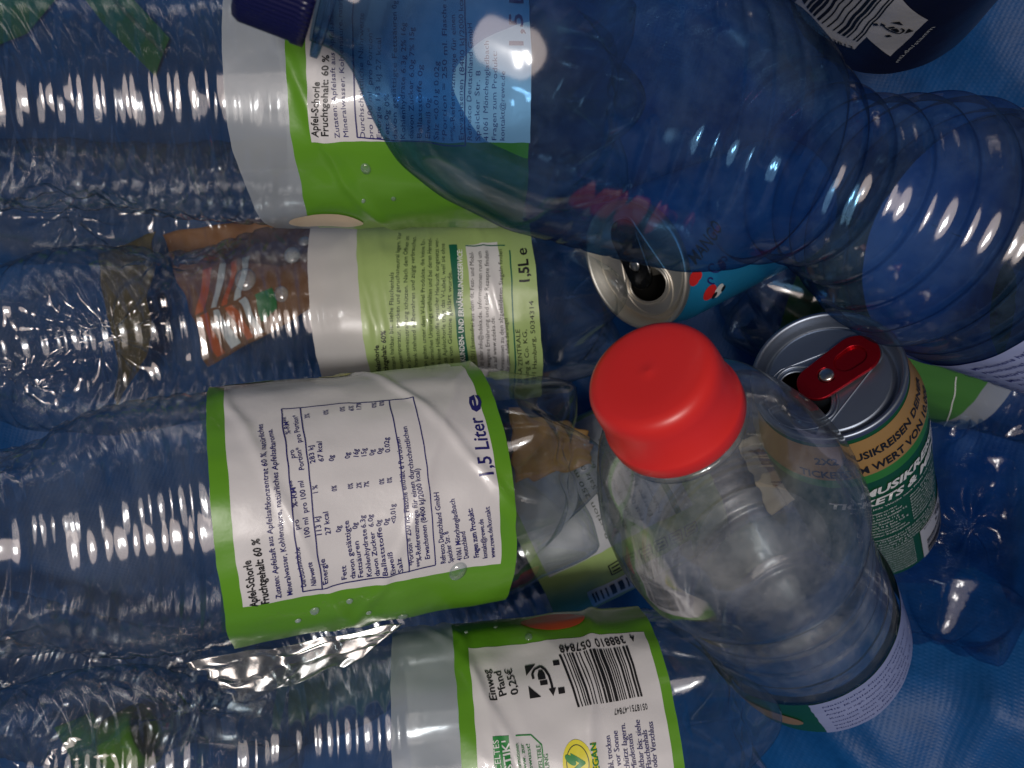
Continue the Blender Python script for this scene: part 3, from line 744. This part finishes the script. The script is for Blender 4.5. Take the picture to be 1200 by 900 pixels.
wF.text('m\u00fc.de/stamm', (1052, 68), (1095, 26), .0016, 'inkwhite', .0007)
wF.build('print', lab)

# ================================================================ red capped bottle (right foreground)
LG = .215
pG0 = P(758, 433, .213); pG1 = P(947, 740, .354)
aG = (pG0-pG1).normalized()
mG = frame(pG1, pG0, 0); mG.translation = pG0-aG*LG
bG = thing('red_cap_bottle', 'wide clear bottle with a big red screw cap leaning in the right half', 'bottle', mG)
RG = .0394
profG = prof_fn([(a_, b_*(.955 if a_ < .17 else 1)) for a_, b_ in [(0, .037), (.003, .0395), (.010, .0410), (.055, .0410), (.058, .0400), (.062, .0408), (.098, .0405), (.104, .0385), (.108, .0385), (.114, .0425), (.124, .0445), (.140, .0440), (.155, .0410), (.168, .0360), (.180, .0290), (.188, .0225), (.193, .0190), (.2, .0187)]], .0016)
def modG(s, t, r):
    return r+.0004*nzv(math.cos(t)*2, math.sin(t)*2, s*25)-.0010*sm((s-.06)/.01)*sm((.115-s)/.01)*max(0, 1-abs(((s/.017) % 1)-.5)/.12)*.6, s
S = np.concatenate([[0.0, 0.0, .001], np.arange(.002, .199, .001)])
Rr = profG(S); Rr[0] = .0005; Rr[1] = .034; Rr[2] = .0375
body = lathe('body', S, Rr, M['pet_heavy'], bG, modG, 160)
lathe('base_disc', [.004, .0035, .0015, .0012], [.0005, .02, .030, .036], M['pet_heavy'], bG, None, 96)
c0 = LG-.0235
M['milky'] = film_mat('milky_sheen', (.42, .45, .50), .24)
lathe('sheen_disc', [.1225, .1210, .1195, .1190], [.0385, .030, .016, .0002], M['milky'], bG, lambda s_, th, r_: (r_*(.62+.05*math.cos(th-1)), s_-.021+.0015*math.cos(th*2)), 72)  # added disc whose pale film colour imitates a reflection inside the bottle
cp = lathe('cap', [c0+.001, c0, c0, c0+.0005, c0+.0040, c0+.0052, c0+.0060, c0+.0165, c0+.0195, c0+.0212, c0+.0222, c0+.0226, c0+.0228, c0+.0228, c0+.0228, c0+.0229, c0+.0229],
           [.0188, .0190, .0200, .0203, .0203, .0200, .0192, .0187, .0183, .0175, .0162, .0145, .0100, .0040, .0009, .0006, .0001], M['red'], bG, None, 160)
lathe('cap_ring', [c0-.003, c0-.003, c0-.001, c0-.001], [.0190, .0202, .0202, .0190], M['pet_heavy'], bG, None, 96)
wG = Wrap(mG, RG, None, wrinkle(60, .00015))
wG.grid(-math.pi*RG, math.pi*RG, .006, .046, 'cangreen', 0, nv=24, nu=180)
lab = wG.build('label', bG)
u0 = wG.uv(958, 838)[0]
wG.grid(min(u0, 0)+0, .085, .006, .046, 'lilac', .0003)
wG.build('white_panel', lab)
u0 = min(u0, 0)
for i in range(7): wG.textuv(txtE[i], np.array((u0+.004, .040-i*.0050)), np.array((u0+.044+.006*(i % 2), .040-i*.0050)), .0017, 'inkblue', .0005)
for i in range(7): wG.textuv(txtE[7-i], np.array((u0+.056, .040-i*.0050)), np.array((u0+.090, .040-i*.0050)), .0017, 'inkblue', .0005)
wG.disc(np.array((u0-.02, .022)), .014, .008, 'cangold', .0004); wG.disc(np.array((u0-.045, .03)), .014, .007, 'yellow', .0004)
wG.build('print', lab)

# ================================================================ cans
def fill2d(loops, z, ext=0, bevel=0):
    cu = bpy.data.curves.new('c', 'CURVE'); cu.dimensions = '2D'; cu.fill_mode = 'BOTH'; cu.extrude = ext; cu.bevel_depth = bevel; cu.bevel_resolution = 2
    for lp in loops:
        sp = cu.splines.new('POLY'); sp.points.add(len(lp)-1); sp.use_cyclic_u = True
        for p, (x, y) in zip(sp.points, lp): p.co = (x, y, 0, 1)
    o = bpy.data.objects.new('c', cu); me = bpy.data.meshes.new_from_object(o)
    V = [(v.co.x, v.co.y, v.co.z+z) for v in me.vertices]; F = [tuple(p.vertices) for p in me.polygons]
    bpy.data.objects.remove(o); bpy.data.curves.remove(cu); bpy.data.meshes.remove(me)
    return V, F
def ell(cx, cy_, rx, ry, n=48, rot=0): 
    return [(cx+rx*math.cos(a)*math.cos(rot)-ry*math.sin(a)*math.sin(rot), cy_+rx*math.cos(a)*math.sin(rot)+ry*math.sin(a)*math.cos(rot)) for a in [2*math.pi*k/n for k in range(n)]]
def stadium(cx, x0, x1, r0, r1, n=16):
    p = [(x0+r0*math.cos(a), cx+r0*math.sin(a)) for a in np.linspace(math.pi/2, 1.5*math.pi, n)]
    p += [(x1+r1*math.cos(a), cx+r1*math.sin(a)) for a in np.linspace(-math.pi/2, math.pi/2, n)]
    return p
def ang_for(m, dx, dy):
    v = m.inverted().to_3x3() @ Vector((dx, dy, 0)); return math.atan2(-v.y, -v.x)
def can(label, m, Rb, Rl, H, bodymat, lidmat, tabmat, ang, op_side=-1, prof=None):
    t = thing('drink_can', label, 'can', m)
    P_ = prof or [(.000, .024), (.001, Rb*.76), (.004, Rb*.86), (.010, Rb), (H-.017, Rb), (H-.004, Rl*.985), (H-.002, Rl*.98)]
    f = prof_fn(P_, .001)
    S = np.arange(0.001, H-.002, .001); lathe('body', np.concatenate([[0.002, .0], S]), np.concatenate([[.0005, .022], f(S)]), M[bodymat], t, None, 128)
    # seamed rim and countersink
    lid = lathe('lid', [H-.0042, H-.003, H-.0005, H, H-.0002, H-.001, H-.0062, H-.0070, H-.0066, H-.0045, H-.0042],
                [Rl*.975, Rl, Rl, Rl-.0007, Rl-.0014, Rl-.0019, Rl-.0028, Rl-.0034, Rl-.0042, Rl-.0048, Rl-.0058], M[lidmat], t, None, 128)
    S2 = np.arange(.003, H-.006, .002); lathe('inner_wall', np.concatenate([[.003], S2]), np.concatenate([[.0005], f(S2)-.0006]), M['dark'], t, None, 64)
    R2 = Rl-.0056
    c, s_ = math.cos(ang), math.sin(ang)
    rot = lambda pts: [(x*c-y*s_, x*s_+y*c) for x, y in pts]
    op = rot(ell(-.0098, 0, .0078, .0112))
    V, F = fill2d([rot(ell(0, 0, R2, R2, 96)), op], H-.0042)
    mkobj('panel', V, F, M[lidmat], lid, False)
    # raised bead round the opening, rolled lip
    def tube(pts, z, r, name, mat, par):
        V = []; F = []; n = len(pts); k = 8
        for i, (x, y) in enumerate(pts):
            x2, y2 = pts[(i+1) % n]; x0, y0 = pts[i-1]; d = Vector((x2-x0, y2-y0)).normalized(); nn = (-d.y, d.x)
            for j in range(k):
                a = 2*math.pi*j/k; V.append((x+nn[0]*r*math.cos(a), y+nn[1]*r*math.cos(a), z+r*math.sin(a)))
        for i in range(n):
            for j in range(k): F.append((i*k+j, ((i+1) % n)*k+j, ((i+1) % n)*k+(j+1) % k, i*k+(j+1) % k))
        return mkobj(name, V, F, mat, par)
    tube(rot(ell(-.0094, 0, .0092, .0128)), H-.0040, .0006, 'bead', M[lidmat], lid)
    tube(rot(ell(-.0098, 0, .0078, .0112)), H-.0044, .0005, 'mouth_edge', M[lidmat], lid)
    tube(rot(stadium(0, -.0095, .0150, .0140, .0062)), H-.0042, .0004, 'recess_edge', M[lidmat], lid)
    # flap bent down into the can
    V, F = fill2d([rot(ell(-.0098, 0, .0070, .0100))], 0, .00015)
    ax = Vector((c, s_, 0)); hinge = Vector((c*-.0030, s_*-.0030, 0)); yv = Vector((-s_, c, 0))
    RM = Matrix.Rotation(math.radians(-68), 3, yv)
    V = [tuple(RM @ (Vector(v)-hinge)+hinge+Vector((0, 0, H-.005))) for v in V]
    mkobj('flap', V, F, M[lidmat], lid, False)
    # pull tab
    zt = H-.0022
    V, F = fill2d([rot(stadium(0, -.0040, .0125, .0066, .0074)), rot(stadium(0, .0080, .0118, .0042, .0044)), rot([(.0035*math.cos(a)+.0, .0035*math.sin(a)) for a in np.linspace(.9, 2*math.pi-.9, 20)]+[(.0022*math.cos(a), .0022*math.sin(a)) for a in np.linspace(2*math.pi-.9, .9, 20)])], zt, .00035, .00045)
    tab = mkobj('pull_tab', V, F, M[tabmat], lid, False)
    V, F = fill2d([rot(stadium(0, .0078, .0122, .0048, .0050))], zt-.0006, .0001); mkobj('tab_web', V, F, M[tabmat], tab, False)
    lathe('rivet', [H-.0042, H-.0012, H-.0008, H-.0008], [.0026, .0026, .0020, .0001], M['alu'], lid, None, 32)
    return t, f
# silver can with light blue body
HH = .115
a0 = P(741, 312, .340); a1 = P(915, 236, .395)
ax = (a0-a1).normalized(); mH = frame(a1, a0, 0); mH.translation = a0-ax*HH
cH, fH = can('light blue drink can with pale silver lid and open black tab between bottle bases', mH, .0310, .0288, HH, 'canblue', 'alu_warm', 'blacktab', ang_for(mH, .25, -1))
wH = Wrap(mH, .0310, lambda v: float(fH(v)), None, .0002)
wH.text('MANGO', (819, 312), (846, 268), .0062, 'ink', .0003, .01)
for (px, py, r, mt) in ((818, 328, .0034, 'red'), (822, 324, .0022, 'red'), (832, 343, .0040, 'red'), (841, 340, .0035, 'inkwhite'), (836, 345, .0018, 'ink'), (846, 337, .0016, 'ink')):
    c = wH.uv(px, py); wH.disc(c, r, r*.8, mt, .0004+.0001*(mt == 'inkwhite')+.0002*(mt == 'ink'))
for (cx, cy2, rr, a_0, a_1) in ((836, 312, 9, 0, 5), (848, 305, 7, 2, 7), (834, 328, 5, 1, 6)):
    pts = [wH.uv(cx+rr*(1-.08*k)*math.cos(a_0+(a_1-a_0)*k/10), cy2+rr*(1-.08*k)*math.sin(a_0+(a_1-a_0)*k/10)) for k in range(11)]
    for p, q in zip(pts, pts[1:]): wH.line(p, q, .0007, 'inkblue', .0004)
c = wH.uv(845, 310); wH.disc(c, .0034, .0016, 'inkblue', .0004, rot=.8)
wH.build('print', cH)
# green can with red tab
HI = .150
a0 = P(968, 437, .283); a1 = P(1020, 612, .395)
ax = (a0-a1).normalized(); mI = frame(a1, a0, 0); mI.translation = a0-ax*HI
RI = .0305
cI, fI = can('green drink can with gold shoulder band and glossy red pull tab', mI, RI, .0262, HI, 'cangreen', 'alu_blue', 'redtab', ang_for(mI, -.8, -.5), prof=[(0, .024), (.001, .0235), (.004, .027), (.010, RI), (HI-.024, RI), (HI-.004, .0258), (HI-.002, .0256)])
# turn the opening so that the tab points up-right in view
wI = Wrap(mI, RI, lambda v: float(fI(v)), None, .0002)
fu = math.pi*RI
wI.grid(-fu, fu, HI-.0245, HI-.0055, 'cangold', .0000, nv=20, nu=120); wI.grid(-fu, fu, HI-.0310, HI-.0245, 'cangreenlight', 0, nv=4, nu=120)
wI.build('band', cI)
Wt = lambda s, p, q, h, mat='ink', bold=.02, sh=0: wI.text(s, p, q, h, mat, .0003, bold, sh)
def uvline(s, u_0, u_1, v, h, mat, bold=.02, sh=0): wI.textuv(s, np.array((u_0, v)), np.array((u_1, v)), h, mat, .0003, bold, sh)
u_l = wI.uv(1000, 560)[0]
uvline('2X2 MUSIKREISEN DEINER', u_l-.012, u_l+.046, HI-.0150, .0036, 'ink', .03)
uvline('TICKETS IM WERT VON 10.000', u_l-.018, u_l+.046, HI-.0225, .0036, 'ink', .03)
uvline('MUSIKREISEN', u_l+.0, u_l+.044, HI-.043, .0056, 'inkwhite', .035, .2)
uvline('TICKETS & MEHR', u_l-.012, u_l+.044, HI-.052, .0056, 'inkwhite', .035, .2)
tl = ['N\u00e4hrwertangaben pro 100 ml', 'Energie 193 kJ / 45 kcal', 'Fett 0 g davon ges\u00e4ttigte 0 g', 'Kohlenhydrate 11 g', 'davon Zucker 11 g', 'Eiwei\u00df 0 g Salz 0,2 g', 'Zutaten: Wasser, Zucker', 'Kohlens\u00e4ure, S\u00e4uerungsmittel', 'Erh\u00f6hter Koffeingehalt', 'f\u00fcr Kinder nicht empfohlen', 'K\u00fchl und trocken lagern', 'Mindestens haltbar bis']
uvline('gewinne jede Woche neue Preise mit deiner Dose', u_l-.005, u_l+.042, HI-.0565, .0016, 'inkwhite', .0)
for i in range(9):
    uvline(tl[i], u_l-.002, u_l+.012+.002*(i % 3), HI-.0615-i*.0030, .0015, 'inkwhite', 0)
    uvline(tl[(i+4) % 12], u_l+.018, u_l+.034+.002*(i % 2), HI-.0615-i*.0030, .0015, 'inkwhite', 0)
for i in range(16): uvline(tl[i % 12]+' '+tl[(i+5) % 12], u_l-.004, u_l+(.034 if i < 5 else .016), HI-.0905-i*.0029, .0015, 'inkwhite', 0)
ub = u_l+.020
wI.grid(ub, ub+.030, .012, .046, 'greywhite', .0002); 
wI.barcode([np.array((ub+.003, .013)), np.array((ub+.003, .029)), np.array((ub+.03, .029)), np.array((ub+.03, .013))], 30, 'ink', .0004, 21)
pfand(wI, np.array((ub+.016, .038)), np.array((1., 0.)), np.array((0., 1.)), .0050, 'ink', .0004)
uvline('Einwegpfand', ub+.002, ub+.026, .0435, .0012, 'ink', 0)
wI.build('print', cI)

# ================================================================ loose scraps
def scrap(name, label, cat, pxpts, d, mat, seed, tilt=(0, 0), n=34, amp=.003, thick=.0006, deco=None):
    """crumpled sheet of real thickness whose outline is a quad at distance d"""
    q = [P(x, y, d) for x, y in pxpts]
    def pt(a, b): return (q[0]*(1-a)+q[1]*a)*(1-b)+(q[3]*(1-a)+q[2]*a)*b
    V = []; F = []
    c = sum(q, Vector())/4
    def h(p): return amp*(ridged(p.x*22+seed, p.y*22, seed, 3)-.8)+tilt[0]*(p.x-c.x)+tilt[1]*(p.y-c.y)
    def pos(a, b, o): 
        wob = .0025*nzv(a*5+seed, b*5, 2)
        p = pt(a, b); return (p.x-c.x+wob, p.y-c.y+wob, p.z-c.z+h(p)+o)
    for lay in (0, 1):
        for i in range(n+1):
            for j in range(n+1): V.append(pos(i/n, j/n, -thick*lay))
    N = (n+1)**2
    for i in range(n):
        for j in range(n):
            a = i*(n+1)+j; F.append((a, a+1, a+n+2, a+n+1)); F.append((N+a, N+a+n+1, N+a+n+2, N+a+1))
    bd = [i*(n+1) for i in range(n+1)]+[n*(n+1)+j for j in range(1, n+1)]+[i*(n+1)+n for i in range(n-1, -1, -1)]+[j for j in range(n-1, 0, -1)]
    for i in range(len(bd)): a, b = bd[i], bd[(i+1) % len(bd)]; F.append((a, b, N+b, N+a))
    o = mkobj(name, V, F, mat); o.location = c; tag(o, label, cat)
    if deco:
        V = []; F = []; MI = []; mats = []
        for poly, mt in deco:
            if M[mt] not in mats: mats.append(M[mt])
            b0 = len(V); k = 8; A = [np.array(x) for x in poly]
            off = .0009 if mt != 'orange' else .0006
            for i in range(k+1):
                for j in range(k+1):
                    x = (A[0]*(1-i/k)+A[1]*i/k)*(1-j/k)+(A[3]*(1-i/k)+A[2]*i/k)*j/k; V.append(pos(x[0], x[1], off))
            for i in range(k):
                for j in range(k): F.append((b0+i*(k+1)+j, b0+(i+1)*(k+1)+j, b0+(i+1)*(k+1)+j+1, b0+i*(k+1)+j+1)); MI.append(mats.index(M[mt]))
        mkobj('print', V, F, mats, o, True, MI)
    return o
dec = []
for k in range(4):
    x = .02+k*.10
    dec.append(([(x, .62), (x+.05, .62), (x+.21, .30), (x+.16, .30)], 'orange' if k % 2 == 0 else 'inkwhite'))
    dec.append(([(x+.02, .64), (x+.075, .64), (x+.15, .97), (x+.09, .97)], 'inkwhite' if k % 2 else 'orange'))
dec.append(([(.46, .66), (.60, .64), (.62, .84), (.48, .88)], 'logogreen'))
scrap('snack_wrapper', 'brown paper wrapper with orange and white chevron stripes under the pale label bottle', 'wrapper', [(190, 275), (380, 245), (385, 350), (245, 430)], .425, M['brown'], 3, deco=dec, amp=.004)
M['olive'] = solid('olive_brown_paper', (.13, .095, .035), .7, var=.35, bump=(60, .4, .001, 4))
scrap('paper_scrap', 'olive brown paper scrap beneath the crumpled shoulder of the pale label bottle', 'paper', [(118, 300), (185, 272), (168, 420), (140, 475)], .43, M['olive'], 15, amp=.005)
scrap('cardboard_scrap', 'tan cardboard strip seen through the moulded base of the nutrition table bottle', 'cardboard', [(596, 478), (690, 505), (694, 545), (604, 566)], .362, M['tan'], 8, amp=.002)
o = scrap('paper_scrap', 'curled cream paper with brown stain behind the red capped bottle', 'paper', [(862, 520), (895, 505), (946, 575), (905, 604)], .330, M['cream'], 11, amp=.004, deco=[([(.25, .15), (.75, .2), (.7, .75), (.35, .7)], 'brown')])
scrap('dent_glint_film', 'added clear film, tilted to glint like the dented side of the barcode bottle', 'plastic film', [(222, 772), (470, 735), (425, 770), (285, 822)], .285, M['film'], 19, tilt=(-.14, -.14), amp=.0045, thick=.0002, n=44)  # added sheet, tilted toward the lamps for the bright facets of the bottle's dent
bpy.context.view_layer.update()
